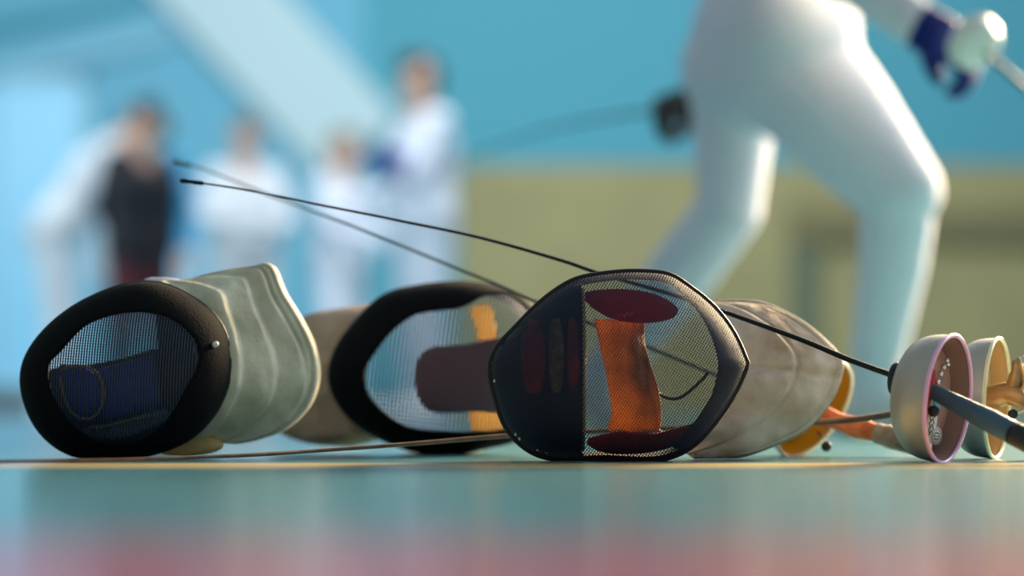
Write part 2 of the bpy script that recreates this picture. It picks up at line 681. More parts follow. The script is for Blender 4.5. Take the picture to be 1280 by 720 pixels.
edge_line('pad_edging', [(76, 462), (98, 457), (119, 464), (129, 485), (125, 512), (110, 524), (92, 518), (80, 497), (75, 470)], YA - 0.018, 0.0018, M_tan, p)
bm = bmesh.new()
pillow(bm, [(122, 464), (150, 455), (192, 446), (197, 475), (201, 507), (165, 516), (131, 525), (130, 492)], YA - 0.004, 0.016, p=6)
p = obj('inner_pad', bm, M_bluepad, ma, label='square navy blue pad')
edge_line('pad_edging', [(76, 458), (110, 458), (150, 451), (194, 441)], YA - 0.012, 0.0022, M_lining, p)
bm = bmesh.new()
pillow(bm, [(196, 385), (222, 384), (262, 420), (266, 460), (250, 505), (222, 545), (205, 520), (200, 470)], YA + 0.02, 0.02, p=5)
obj('cheek_pad', bm, M_lining, ma)
bm = bmesh.new()
pillow(bm, [(100, 530), (130, 532), (170, 520), (205, 510), (212, 524), (180, 540), (150, 550), (112, 546)], YA + 0.004, 0.014, p=4)
obj('chin_pad', bm, mat('blue grey chin cloth', (156, 164, 176), 0.8), ma)
bm = bmesh.new()
pillow(bm, [(60, 464), (110, 456), (150, 449), (206, 436), (216, 480), (218, 522), (196, 560), (156, 566), (122, 563), (88, 542), (66, 508)], YA + 0.022, 0.012, p=5)
obj('back_lining', bm, M_lining, ma)
edge_line('chin_trim', [(112, 536), (130, 533), (160, 526), (190, 519)], YA - 0.008, 0.0022, M_tan, ma)
M_snap = frame_of(dA.at(90, 0.9) * 0 + W(270, 430, YA - 0.047), Vector((0.35, -1, 0.1)))
bm = bmesh.new()
lathe(bm, [(0.0, 0.0025), (0.0018, 0.002), (0.0026, 0.0006), (0.0034, 0.0), (0.0034, -0.02)], M_snap, 16)
obj('snap_button', bm, M_white, ma)


def profA(t, s):
    e = 0.0
    for k, (tt, hgt) in enumerate(((0.40, 0.009), (0.68, 0.009), (0.90, 0.008))):
        ti = tt + 0.03 * math.sin(s * 7 + k)
        e += hgt * (1 - smooth_step(ti - 0.02, ti + 0.02, t)) * (0.75 + 0.25 * math.cos((ti - t) * 14))
    groove = 0.004 * math.exp(-((t - 0.955) / 0.014) ** 2)
    return 0.004 + e - groove + 0.055 * math.sin(PI * s) ** 0.8 * (1 - 0.3 * t) + 0.006 * math.sqrt(max(0, 1 - ((t - 0.95) / 0.06) ** 2)) * (1 if t > 0.89 else 0)


inner = [(205, 352, 2.80), (232, 375, 2.79), (250, 420, 2.78), (256, 470, 2.78), (245, 520, 2.78), (225, 553, 2.78)]
outer = [(238, 351, 2.82), (272, 341, 2.83), (319, 334, 2.84), (343, 333, 2.85), (359, 367, 2.85), (381, 403, 2.85), (397, 439, 2.85), (400, 475, 2.845), (388, 508, 2.84), (359, 536, 2.83), (326, 549, 2.82), (297, 555, 2.81), (281, 553, 2.80)]
bm = bmesh.new()
fold_sheet(bm, inner, outer, profA, ns=70, nt=80, wrinkle=0.004, seed=1)
ba = obj('bib', bm, M_bibA, ma)
bm = bmesh.new()
pillow(bm, [(200, 566), (212, 551), (238, 543), (264, 546), (280, 555), (272, 564), (245, 569.5), (220, 570)], 2.765, 0.03, p=4)
obj('bib_tie', bm, M_gold, ma, label='yellow end of the bib lining')
bm = bmesh.new()
pillow(bm, [(180, 350), (205, 347), (226, 350), (240, 358), (225, 372), (200, 372)], 2.80, 0.03, p=4)
obj('head_strap', bm, M_suit, ma, label='white strap over the top')

# --- the mask with the maroon pad
YB = 3.01
mb = thing('fencing_mask', W(555, 566, YB), 'fencing mask with a maroon inner pad and beige bib, between the two other masks', 'fencing mask', 'fencing masks lying on the floor')
mb.location.z = 0
outB = [(566, 354), (527, 358), (481, 369), (449, 398), (422, 433), (411, 464), (414, 487), (434, 518), (465, 542), (504, 559), (531, 565), (578, 565), (613, 557), (650, 548), (682, 520), (700, 485), (702, 448), (690, 410), (659, 379), (632, 363), (600, 356)]
winB = [(516, 398), (492, 417), (473, 441), (460, 464), (463, 491), (481, 514), (508, 532), (535, 538), (586, 540), (640, 535), (672, 512), (688, 480), (690, 450), (678, 412), (655, 382), (632, 368), (606, 371), (578, 386), (535, 392)]
dB = Dome((562, 462), outB, YB, 0.09)
mask_core(mb, dB, winB, M_wireB, M_black, M_lining)
bm = bmesh.new()
pillow(bm, [(518, 470), (523, 448), (540, 434), (580, 430), (640, 424), (652, 470), (640, 512), (590, 515), (545, 516), (525, 502)], YB - 0.03, 0.03, p=4)
obj('inner_pad', bm, M_maroon, mb, label='maroon towelling pad')
bm = bmesh.new()
pillow(bm, [(588, 386), (612, 381), (618, 400), (620, 424), (600, 426), (594, 405)], YB + 0.005, 0.012, p=4)
obj('foam_strip', bm, M_gold, mb, label='yellow foam strip above the pad')
bm = bmesh.new()
pillow(bm, [(590, 512), (625, 510), (640, 530), (615, 545), (592, 540)], YB - 0.005, 0.012, p=4)
obj('foam_strip', bm, M_gold, mb, label='yellow foam strip below the pad')


def profB(t, s):
    return 0.004 + 0.05 * math.sin(PI * s) ** 0.7 * (0.6 + 0.4 * math.sin(PI * t)) + 0.006 * math.sin(s * 14 + t * 3)


inner = [(500, 382, 3.06), (470, 400, 3.05), (445, 440, 3.04), (436, 480, 3.04), (450, 520, 3.04), (480, 548, 3.04)]
outer = [(458, 381, 3.09), (418, 387, 3.1), (383, 396, 3.11), (362, 420, 3.12), (346, 460, 3.12), (338, 500, 3.12), (342, 530, 3.11), (362, 546, 3.10), (399, 556, 3.08), (440, 559, 3.06)]
bm = bmesh.new()
fold_sheet(bm, inner, outer, profB, ns=60, nt=40, wrinkle=0.008, seed=5)
obj('bib', bm, M_bibB, mb)
bm = bmesh.new()
pillow(bm, [(496, 566.2), (520, 561), (560, 560), (596, 561), (602, 565), (575, 566.6), (530, 566.8)], 3.045, 0.03, p=4)
obj('bib_tie', bm, M_gold, mb, label='yellow piece under the rim')

# --- the front mask with the orange strap
YC = 2.62
mc = thing('fencing_mask', W(760, 576, YC), 'fencing mask with a worn orange strap and red padding, grey bib under a dark blade', 'fencing mask', 'fencing masks lying on the floor')
mc.location.z = 0
outC = [(816, 340), (784, 339), (746, 343), (718, 349), (691, 365), (668, 384), (644, 409), (621, 433), (611, 452), (613, 476), (621, 507), (633, 538), (656, 561), (679, 572), (714, 575), (757, 574), (800, 576), (831, 574), (862, 561), (886, 538), (905, 514), (921, 487), (934, 458), (934, 452), (926, 434), (913, 409), (889, 380), (862, 359), (839, 343)]
dC = Dome((765, 462), outC, YC, 0.10, n=128, p=2.6)
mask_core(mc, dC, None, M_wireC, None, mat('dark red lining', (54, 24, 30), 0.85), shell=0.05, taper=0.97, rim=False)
# dark cloth lining just behind the wire over the crown
lin_out = [(727, 352), (700, 364), (668, 391), (644, 417), (620, 446), (618, 476), (626, 505), (638, 534), (660, 556), (685, 567), (727, 569), (727, 460)]
bm = bmesh.new()
q = catmull([(726, 362), (700, 366), (670, 390), (645, 416), (622, 446), (619, 470), (626, 503), (638, 533), (660, 555), (690, 566), (726, 568)], 60)
cols = []
for i in range(25):
    t = i / 24
    col = []
    for a, b in q:
        x = 726 + (a - 726) * t
        y = 465 + (b - 465) * (1 if t > 0 else 1)
        # follow the bulge of the bowl a little behind the wire
        v = np.array((x - 765, y - 462))
        ang = math.atan2(v[1], v[0])
        kk = int(round((ang + PI) / (2 * PI) * dC.n)) % dC.n
        rho = min(0.985, np.hypot(*v) / dC.R[kk])
        w = W(x, y, YC)
        w.y = YC - dC.depth * max(0, 1 - rho ** dC.p) ** dC.q + 0.010
        col.append(bm.verts.new(w))
    cols.append(col)
for i in range(24):
    for j in range(len(q) - 1):
        bm.faces.new((cols[i][j], cols[i + 1][j], cols[i + 1][j + 1], cols[i][j + 1]))
bmesh.ops.remove_doubles(bm, verts=bm.verts, dist=1e-6)
M_crown = mat('navy black crown lining', (26, 30, 42), 0.9)
lo = obj('crown_lining', bm, M_crown, mc)
so = lo.modifiers.new('thick', 'SOLIDIFY')
so.thickness = 0.003


def in_bowl(x, y, lift):
    """a point of the front mask's bowl shown at (x, y), lift metres inside the wire"""
    v = np.array((x - 765, y - 462))
    kk = int(round((math.atan2(v[1], v[0]) + PI) / (2 * PI) * dC.n)) % dC.n
    rho = min(0.985, np.hypot(*v) / dC.R[kk])
    w_ = W(x, y, YC)
    w_.y = YC - dC.depth * max(0, 1 - rho ** dC.p) ** dC.q + lift
    return w_


bm = bmesh.new()
tube(bm, [in_bowl(727.5, y, 0.0065) for y in np.linspace(364, 562, 40)], 0.0017, 8)
obj('lining_edge', bm, M_tan, lo, label='tan bound edge')
# dark lining inside the other edge, beside the bib
A_in = catmull([(838, 358), (872, 396), (890, 440), (891, 470), (878, 508), (838, 556)], 44)
A_out = catmull([(850, 354), (886, 388), (912, 420), (922, 455), (908, 494), (880, 532), (848, 560)], 44)
bm = bmesh.new()
rows = []
for (x0, y0), (x1, y1) in zip(A_in, A_out):
    rows.append([bm.verts.new(in_bowl(x0 + (x1 - x0) * t, y0 + (y1 - y0) * t, 0.018)) for t in np.linspace(0, 1, 8)])
for j in range(43):
    for i in range(7):
        bm.faces.new((rows[j][i], rows[j][i + 1], rows[j + 1][i + 1], rows[j + 1][i]))
o = obj('cheek_lining', bm, M_crown, mc)
so = o.modifiers.new('thick', 'SOLIDIFY')
so.thickness = 0.003
for a0, a1, nm in ((652, 681, 'red stripe near the crown'), (707, 721, 'red stripe beside the tan edge'), (685, 703, 'brown band between the red stripes')):
    bm = bmesh.new()
    rows = []
    for j in range(17):
        y = 402 + j * 5.6
        row = []
        for i in range(5):
            x = (a0 + a1) / 2 + (a1 - a0) * (i / 4 - 0.5) * (0.25 + 0.75 * math.sin(PI * (j + 0.5) / 17) ** 0.5)
            v = np.array((x - 765, y - 462))
            kk = int(round((math.atan2(v[1], v[0]) + PI) / (2 * PI) * dC.n)) % dC.n
            rho = min(0.97, np.hypot(*v) / dC.R[kk])
            w = W(x, y, YC)
            w.y = YC - dC.depth * max(0, 1 - rho ** dC.p) ** dC.q + 0.0055
            row.append(bm.verts.new(w))
        rows.append(row)
    for j in range(16):
        for i in range(4):
            bm.faces.new((rows[j][i], rows[j][i + 1], rows[j + 1][i + 1], rows[j + 1][i]))
    o = obj('lining_stripe', bm, M_brownband if 'brown' in nm else M_redstripe, lo, label=nm)
    so = o.modifiers.new('thick', 'SOLIDIFY')
    so.thickness = 0.0015
bm = bmesh.new()
pillow(bm, [(728, 368), (750, 362), (790, 362), (825, 370), (848, 386), (838, 399), (805, 404), (770, 400), (742, 386)], YC - 0.02, 0.024, p=4)
p = obj('inner_pad', bm, M_red, mc, label='red pad along the top')
edge_line('stitching', [(773, 398), (777, 392), (780, 396), (784, 390), (787, 394), (791, 389)], YC - 0.0335, 0.0011, M_redlit, p)
# strap of folded orange leather
bm = bmesh.new()
L = catmull([(744, 398), (750, 425), (757, 452), (763, 485), (767, 514), (762, 532), (766, 545)], 40)
R = catmull([(804, 402), (804, 425), (809, 448), (818, 475), (823, 497), (825, 520), (822, 543)], 40)
rows = []
for j in range(40):
    row = []
    for i in range(13):
        t = i / 12
        x = L[j][0] * (1 - t) + R[j][0] * t
        y = L[j][1] * (1 - t) + R[j][1] * t
        w = W(x, y, YC)
        w.y = YC + 0.012 - 0.012 * math.sin(PI * t) - 0.014 * math.sin(PI * j / 39) + 0.0025 * math.sin(t * 14 + j * 0.12) + 0.002 * math.sin(j * 0.5)
        row.append(bm.verts.new(w))
    rows.append(row)
for j in range(39):
    for i in range(12):
        bm.faces.new((rows[j][i], rows[j][i + 1], rows[j + 1][i + 1], rows[j + 1][i]))
st = obj('back_strap', bm, M_orange, mc, label='worn orange leather strap')
so = st.modifiers.new('thick', 'SOLIDIFY')
so.thickness = 0.003
edge_line('strap_binding', [(804, 402), (804, 425), (809, 448), (818, 475), (823, 497), (825, 520), (822, 543)], YC + 0.01, 0.0019, M_tan, st)
bm = bmesh.new()
pillow(bm, [(764, 538), (790, 534), (824, 536), (826, 546), (795, 550), (766, 549)], YC + 0.005, 0.014, p=4)
obj('strap_end', bm, M_tan, st)
bm = bmesh.new()
box(bm, W(805, 468, YC - 0.002), W(811, 447, YC + 0.006), 0.0008)
obj('buckle', bm, M_chrome, st)
bm = bmesh.new()
pillow(bm, [(732, 550), (770, 540), (815, 541), (850, 538), (866, 528), (856, 552), (810, 566), (755, 566)], YC - 0.01, 0.02, p=4)
obj('chin_pad', bm, M_redstripe, mc, label='dark red pad along the bottom')
edge_line('inner_cord', [(806, 478), (830, 496), (850, 497), (872, 480), (885, 466)], YC + 0.03, 0.0018, M_piping, mc)
for a, b, r in ((645, 543, .0011), (648, 546, .0013), (642, 540, .0009), (618, 474, .0011), (618.5, 477, .0009)):
    v = np.array((a - 765, b - 462))
    kk = int(round((math.atan2(v[1], v[0]) + PI) / (2 * PI) * dC.n)) % dC.n
    rho = min(0.99, np.hypot(*v) / dC.R[kk])
    w = dC.at(kk, rho, 0.0012)
    bm = bmesh.new()
    ball(bm, w, r, (1, .5, 1.6), 8, 6)
    obj('scuff_mark', bm, M_paper, mc)


def profC(t, s):
    seam = 0.006 * math.exp(-((t - 0.52 - 0.05 * math.sin(s * 5)) / 0.022) ** 2)
    mid = 0.0055 * math.exp(-((s - 0.47) / 0.012) ** 2)
    hem = 0.0025 * math.exp(-((t - 0.93) / 0.012) ** 2)
    step = 0.006 * (1 - smooth_step(0.5 + 0.05 * math.sin(s * 5), 0.55 + 0.05 * math.sin(s * 5), t))
    fold = 0.006 * max(0, 1 - t * 1.7) ** 1.2 * math.sin(s * 24 + 5 * t) + 0.003 * math.sin(s * 9 + t * 8) * (1 - t)
    return 0.004 + fold + step - seam - mid - hem + 0.028 * math.sin(PI * s) ** 0.7 * (0.5 + 0.5 * math.cos((t - 0.35) * 2.2)) + 0.004 * math.sin(PI * t)


inner = [(850, 372, 2.775), (890, 400, 2.765), (915, 440, 2.745), (916, 470, 2.73), (895, 515, 2.715), (850, 562, 2.70)]
outer = [(893, 379, 2.80), (932, 378, 2.80), (963, 384, 2.80), (1002, 404, 2.795), (1033, 429, 2.785), (1049, 448, 2.78), (1050, 468, 2.775), (1038, 499, 2.765), (1010, 532, 2.755), (971, 553, 2.74), (924, 569, 2.72), (868, 573.5, 2.69)]
bm = bmesh.new()
fold_sheet(bm, inner, outer, profC, ns=110, nt=70, wrinkle=0.009, seed=9, back=0.006)
bc = obj('bib', bm, M_bibC, mc)
bm = bmesh.new()
q = catmull([(a, b, c - 0.006) for a, b, c in outer], 90)
P_ = [W(*c) for c in q]
for v in P_:
    v.z = max(v.z, 0.004)
tube(bm, P_, 0.0034, 8)
obj('hem', bm, mat('blue grey hem', (150, 152, 150), 0.85), bc)


# ------------------------------------------------------------------ weapons
def blade_mesh(pts, r0, r1, n=90, flat=0.72):
    """pts from the guard to the tip as (px, py, Y)"""
    q = catmull(pts, n)
    bm = bmesh.new()
    P = [W(*c) for c in q]
    for p_, i in zip(P, range(n)):
        r = r0 + (r1 - r0) * (i / (n - 1)) ** 0.8
        p_.z = max(p_.z, r * 0.9 + 0.0003)
    tube(bm, P, [r0 + (r1 - r0) * (i / (n - 1)) ** 0.8 for i in range(n)], 6, flat=flat)
    return bm, P


def tip_mesh(P, r):
    d = (P[-1] - P[-3]).normalized()
    bm = bmesh.new()
    a = P[-1] - d * 0.024
    M = frame_of(a, d)
    lathe(bm, [(r * 0.8, 0), (r * 1.55, 0.001), (r * 1.55, 0.012), (r * 1.35, 0.013), (r * 1.35, 0.018), (r * 1.7, 0.019), (r * 1.7, 0.025), (r * 1.2, 0.027), (0, 0.027)], M, 14)
    return bm


def cup_profile(R, D, th=0.0014):
    out = [(0.0, -D), (0.36 * R, -D * 0.98), (0.62 * R, -D * 0.91), (0.83 * R, -D * 0.74), (0.94 * R, -D * 0.52), (0.985 * R, -D * 0.27), (R, 0)]
    q = catmull(out, 26)
    inn = [(max(0, r - th), a + th * 0.8) for r, a in q[::-1]]
    inn[0] = (R - th, 0)
    inn[-1] = (0, -D + th)
    return [tuple(c) for c in q] + inn


def guard(root, center, n, R, D, m_out, m_rim, upish=Vector((0, 0, 1)), m_in=None):
    M = frame_of(center, n, upish)
    bm = bmesh.new()
    prof = cup_profile(R, D)
    lathe(bm, prof, M, 64)
    g = obj('guard', bm, m_out, root)
    bm = bmesh.new()
    lathe(bm, [(R - 0.0007 + 0.0024 * math.cos(a), 0.0024 * math.sin(a)) for a in np.linspace(0, 2 * PI, 10, endpoint=False)], M, 72, close=True)
    obj('guard_rim', bm, m_rim, g)
    if m_in:
        bm = bmesh.new()
        q = catmull([(0.0, -D), (0.36 * R, -D * 0.98), (0.62 * R, -D * 0.91), (0.83 * R, -D * 0.74), (0.94 * R, -D * 0.52), (0.985 * R, -D * 0.27), (R, 0)], 26)
        lathe(bm, [(max(0, r - 0.0028), a + 0.0016) for r, a in q[1:-1]], M, 64)
        obj('guard_lining', bm, m_in, g)
    return g, M


def disc(bm, M, u, v, a, ru, rv, th=0.0006, seg=28):
    T = M @ Matrix.Translation((u, v, a)) @ Matrix.Diagonal((ru, rv, 1, 1))
    lathe(bm, [(0, 0), (1, 0), (1, th), (0, th)], T, seg)


def stroke(bm, M, pts, a, r):
    tube(bm, [M @ Vector((u, v, a)) for u, v in pts], r, 6)


def cup_axis(px, turn, tilt):
    """the way a cup opens: to the right as seen along the line of sight, turned towards the viewer, tipped down (degrees)"""
    a = math.atan((px - 640) / F)
    t, d = math.radians(turn), math.radians(tilt)
    rt, to = Vector((math.cos(a), -math.sin(a), 0)), Vector((-math.sin(a), -math.cos(a), 0))
    return rt * math.cos(t) * math.cos(d) + to * math.sin(t) - Vector((0, 0, 1)) * math.cos(t) * math.sin(d)


# --- sword with the pink highlight painted on its guard rim
Y1 = 2.55
c1 = W(1185, 499, Y1)
n1 = cup_axis(1185, 20, 6)
s1 = thing('epee', Vector((c1.x, c1.y, 0)), 'sword with bell guard, pink highlight painted on its rim, and blue-grey grip, dark blade crossing over the grey bib', 'fencing sword', 'fencing swords lying on the masks and floor')
g1, M1 = guard(s1, c1, n1, 0.0682, 0.053, M_cup, M_pinkglint, Vector((0.1, 0, 1)), mat('pinkish guard lining', (160, 124, 114), 0.6))
bm, P1 = blade_mesh([(1128, 474, 2.572), (1118, 470, 2.576), (1060, 449, 2.60), (1000, 424, 2.63), (900, 388, 2.688), (830, 365, 2.725), (750, 342, 2.75), (700, 325, 2.755), (600, 297, 2.765), (500, 276, 2.77), (400, 256, 2.775), (300, 236, 2.78), (229, 226, 2.78)], 0.0048, 0.0015)
b1 = obj('blade', bm, M_blade, s1)
obj('point', tip_mesh(P1, 0.0016), M_blade, b1)
# round boss where the blade meets the guard
bm = bmesh.new()
lathe(bm, [(0.0, -0.004), (0.017, -0.004), (0.0185, -0.0015), (0.0185, 0.003), (0, 0.003)], frame_of(W(1121, 474, 2.575), n1), 28)
obj('blade_boss', bm, M_gripend, g1)
bm = bmesh.new()
lathe(bm, [(0.0, -0.022), (0.052, -0.022), (0.0545, -0.020), (0.0545, -0.0185), (0.052, -0.017), (0, -0.017)], M1, 48)
pad = obj('cushion_pad', bm, M_padpink, g1)
A_ = -0.0168
bm = bmesh.new()
disc(bm, M1, -0.004, 0.006, A_, 0.034, 0.011)
obj('felt_patch', bm, M_redfelt, pad, label='red felt patch')
bm = bmesh.new()
disc(bm, M1, -0.022, -0.004, A_ + 0.0003, 0.030, 0.014)
obj('paper_patch', bm, M_paper, pad, label='pale patch with black handwriting')
bm = bmesh.new()
disc(bm, M1, -0.008, -0.010, A_ + 0.0006, 0.008, 0.012)
obj('tape_patch', bm, M_teal, pad, label='teal tape patch')
bm = bmesh.new()
for k in range(4):
    u0 = -0.018 - 0.0065 * k
    stroke(bm, M1, [(u0 + 0.004, 0.006), (u0 - 0.001, 0.001), (u0 + 0.003, -0.004), (u0 - 0.003, -0.009)], A_ + 0.0011, 0.0006)
    stroke(bm, M1, [(u0 - 0.003, 0.005), (u0 + 0.002, -0.002)], A_ + 0.0011, 0.0005)
obj('handwriting', bm, M_ink, pad, label='black handwritten strokes')
bm = bmesh.new()
disc(bm, M1, -0.040, -0.020, A_ + 0.0008, 0.0095, 0.017)
stk = obj('sticker', bm, M_paper, pad, label='larger oval white sticker')
bm = bmesh.new()
for sc_ in (0.8, 0.45):
    tube(bm, [M1 @ Vector((-0.040 + 0.0095 * sc_ * math.cos(a), -0.020 + 0.017 * sc_ * math.sin(a), A_ + 0.0015)) for a in np.linspace(0, 2 * PI, 24, endpoint=False)], 0.0004, 5, closed=True)
for k in range(3):
    stroke(bm, M1, [(-0.037 - 0.003 * k, -0.027), (-0.037 - 0.003 * k, -0.013)], A_ + 0.0015, 0.0005)
obj('sticker_print', bm, M_paperline, stk)
bm = bmesh.new()
disc(bm, M1, -0.052, -0.004, A_ + 0.0008, 0.0035, 0.0065)
obj('sticker', bm, M_paper, pad, label='smaller oval white sticker')
for u, v in ((0.042, -0.026), (0.034, -0.018), (0.026, -0.011), (0.017, -0.005), (0.038, -0.030)):
    bm = bmesh.new()
    ball(bm, M1 @ Vector((u, v, A_ + 0.001)), 0.0032, (1, 1, 1), 12, 8)
    obj('rivet', bm, M_chrome, pad)
gp = catmull([(1140, 478, 2.575), (1158, 486, 2.560), (1175, 494, 2.55), (1210, 512, 2.53), (1255, 535, 2.50), (1268, 542, 2.49)], 30)
bm = bmesh.new()
tube(bm, [W(*c) for c in gp], [0.0068 + 0.0055 * min(1, i / 22) for i in range(30)], 14, flat=1.0)
gr = obj('grip', bm, M_grip, s1, label='blue-grey rubber grip')
bm = bmesh.new()
gp2 = catmull([(1266, 541, 2.49), (1290, 553, 2.475), (1318, 567, 2.46)], 10)
tube(bm, [W(*c) for c in gp2], [0.0126, 0.0128, 0.013, 0.013, 0.0132, 0.0132, 0.013, 0.0125, 0.011, 0.008], 14)
obj('pommel', bm, M_gripend, s1, label='black grip end')
bm = bmesh.new()
ball(bm, W(1167, 514, 2.535), 0.0062)
so_ = obj('socket', bm, M_gripend, s1)
bm = bmesh.new()
tube(bm, [W(*c) for c in catmull([(1167, 512, 2.535), (1163, 504, 2.54), (1160, 494, 2.555)], 10)], 0.0016, 6)
obj('wire', bm, M_chrome, so_)

# --- sword with the pistol grip
Y2 = 2.72
c2 = W(1246, 498, Y2)
n2 = cup_axis(1246, 12, 2)
s2 = thing('epee', Vector((c2.x, c2.y, 0)), 'sword with guard, yellow highlight painted on its rim, and metal pistol grip, its brown blade low along the floor', 'fencing sword', 'fencing swords lying on the masks and floor')
g2, M2 = guard(s2, c2, n2, 0.0682, 0.05, M_cup, M_goldglint, Vector((0.03, 0, 1)), M_padtan)
bm, P2 = blade_mesh([(1208, 501, 2.735), (1150, 511, 2.745), (1080, 523, 2.765), (1000, 529, 2.80), (930, 532, 2.815), (800, 537, 2.81), (700, 541, 2.79), (630, 545, 2.76), (500, 556, 2.70), (400, 563, 2.65), (300, 569.5, 2.58), (150, 574.5, 2.50), (0, 577, 2.43), (-30, 577.5, 2.42)], 0.0058, 0.0020, 120)
b2 = obj('blade', bm, M_rust, s2)
obj('point', tip_mesh(P2, 0.0018), M_blade, b2)
bm = bmesh.new()
lathe(bm, [(0.0, -0.022), (0.052, -0.022), (0.054, -0.0195), (0.052, -0.017), (0, -0.017)], M2, 48)
obj('cushion_pad', bm, M_padtan, g2)
bm = bmesh.new()
tube(bm, [W(*c) for c in catmull([(1225, 497, 2.73), (1245, 495, 2.72), (1262, 492, 2.712), (1285, 500, 2.70), (1320, 516, 2.69), (1345, 528, 2.685)], 24)], [0.012, 0.012, .012, .012] + [0.013] * 8 + [0.012] * 8 + [.011, .010, .009, .006], 12)
gr2 = obj('pistol_grip', bm, M_bronze, s2)
bm = bmesh.new()
tube(bm, [W(*c) for c in catmull([(1258, 494, 2.712), (1268, 480, 2.708), (1272, 462, 2.70), (1273, 447, 2.70)], 14)], [0.011] * 3 + [0.009] * 5 + [0.0075] * 4 + [0.006, 0.003], 12)
obj('grip_prong', bm, M_bronze, gr2)
bm = bmesh.new()
tube(bm, [W(*c) for c in catmull([(1284, 498, 2.70), (1286, 478, 2.695), (1282, 456, 2.69), (1277, 446, 2.69)], 14)], [0.010] * 4 + [0.008] * 8 + [0.006, 0.003], 12)
obj('grip_prong', bm, M_chrome, gr2)
bm = bmesh.new()
tube(bm, [W(*c) for c in catmull([(1296, 506, 2.695), (1302, 528, 2.69), (1300, 548, 2.69)], 12)], [0.010] * 4 + [0.008] * 6 + [0.006, 0.003], 12)
obj('grip_prong', bm, M_bronze, gr2)
bm = bmesh.new()
ball(bm, W(1266, 518, 2.69), 0.0058)
so_ = obj('socket', bm, M_gripend, s2)
bm = bmesh.new()
tube(bm, [W(*c) for c in catmull([(1242, 521, 2.715), (1266, 518, 2.69), (1290, 510, 2.69), (1300, 506, 2.69)], 14)], 0.0012, 6)
obj('wire', bm, M_goldglint, so_)
for a, b in ((1240, 530), (1259, 526)):
    bm = bmesh.new()
    ball(bm, W(a, b, 2.705), 0.0036, (1, 1, 1), 12, 8)
    obj('screw', bm, M_chrome, so_)

# --- sword with the gold lined guard and taped grip
Y3 = 2.89
c3 = W(1018, 512, Y3)
n3 = cup_axis(1018, 29, 34)
s3 = thing('epee', Vector((c3.x, c3.y, 0)), 'sword with gold-lined guard and orange taped grip, lying behind the grey bib', 'fencing sword', 'fencing swords lying on the masks and floor')
g3, M3 = guard(s3, c3, n3, 0.0655, 0.05, M_cup, M_goldglint, Vector((0.56, 0, 0.83)), M_cupgold)
bm, P3 = blade_mesh([(990, 505, 2.915), (960, 494, 2.915), (880, 462, 2.91), (760, 413, 2.905), (665, 375, 2.905), (620, 355, 2.915), (560, 331, 2.94), (470, 294, 2.99), (400, 267, 3.04), (350, 249, 3.08), (300, 229, 3.12), (250, 210, 3.16), (221, 202, 3.18)], 0.0046, 0.0015)
b3 = obj('blade', bm, M_blade2, s3)
obj('point', tip_mesh(P3, 0.0016), M_blade2, b3)
bm = bmesh.new()
lathe(bm, [(0.0, -0.024), (0.050, -0.024), (0.0525, -0.022), (0.050, -0.0195), (0, -0.0195)], M3, 48)
pad3 = obj('cushion_pad', bm, mat('brown felt', (120, 84, 66), 0.9), g3)
bm = bmesh.new()
disc(bm, M3, -0.034, -0.002, -0.0193, 0.013, 0.026)
obj('tape_patch', bm, M_bluepad, pad3, label='dark blue patch inside the guard')
for u, v in ((-0.024, -0.036), (-0.037, -0.024)):
    bm = bmesh.new()
    lathe(bm, [(0.0028, 0), (0.0062, 0), (0.0062, 0.002), (0.0028, 0.002)], M3 @ Matrix.Translation((u, v, -0.0185)), 18, close=True)
    obj('screw_ring', bm, M_white, g3)
gq = catmull([(1005, 513, 2.895), (1020, 518, 2.875), (1040, 524, 2.86), (1070, 534, 2.84), (1098, 542, 2.825)], 24)
bm = bmesh.new()
tube(bm, [W(*c) for c in gq], [0.0105 + 0.003 * math.sin(i * 0.28) ** 2 for i in range(24)], 14)
gr3 = obj('grip', bm, M_tape, s3, label='orange taped grip')
bm = bmesh.new()
gq = catmull([(1096, 541.5, 2.826), (1120, 548, 2.812), (1140, 553, 2.80), (1158, 557, 2.79)], 14)
tube(bm, [W(*c) for c in gq], [0.0125] * 3 + [0.0138] * 9 + [0.012, 0.008], 14)
obj('grip_wrap', bm, M_tapegrey, gr3, label='grey taped grip end')
bm = bmesh.new()
ball(bm, W(1033, 558, 2.83), 0.0062)
so_ = obj('socket', bm, M_gripend, s3)
bm = bmesh.new()
tube(bm, [W(*c) for c in catmull([(1033, 557, 2.83), (1028, 548, 2.835), (1022, 540, 2.85)], 10)], 0.0015, 6)
obj('wire', bm, M_chrome, so_)


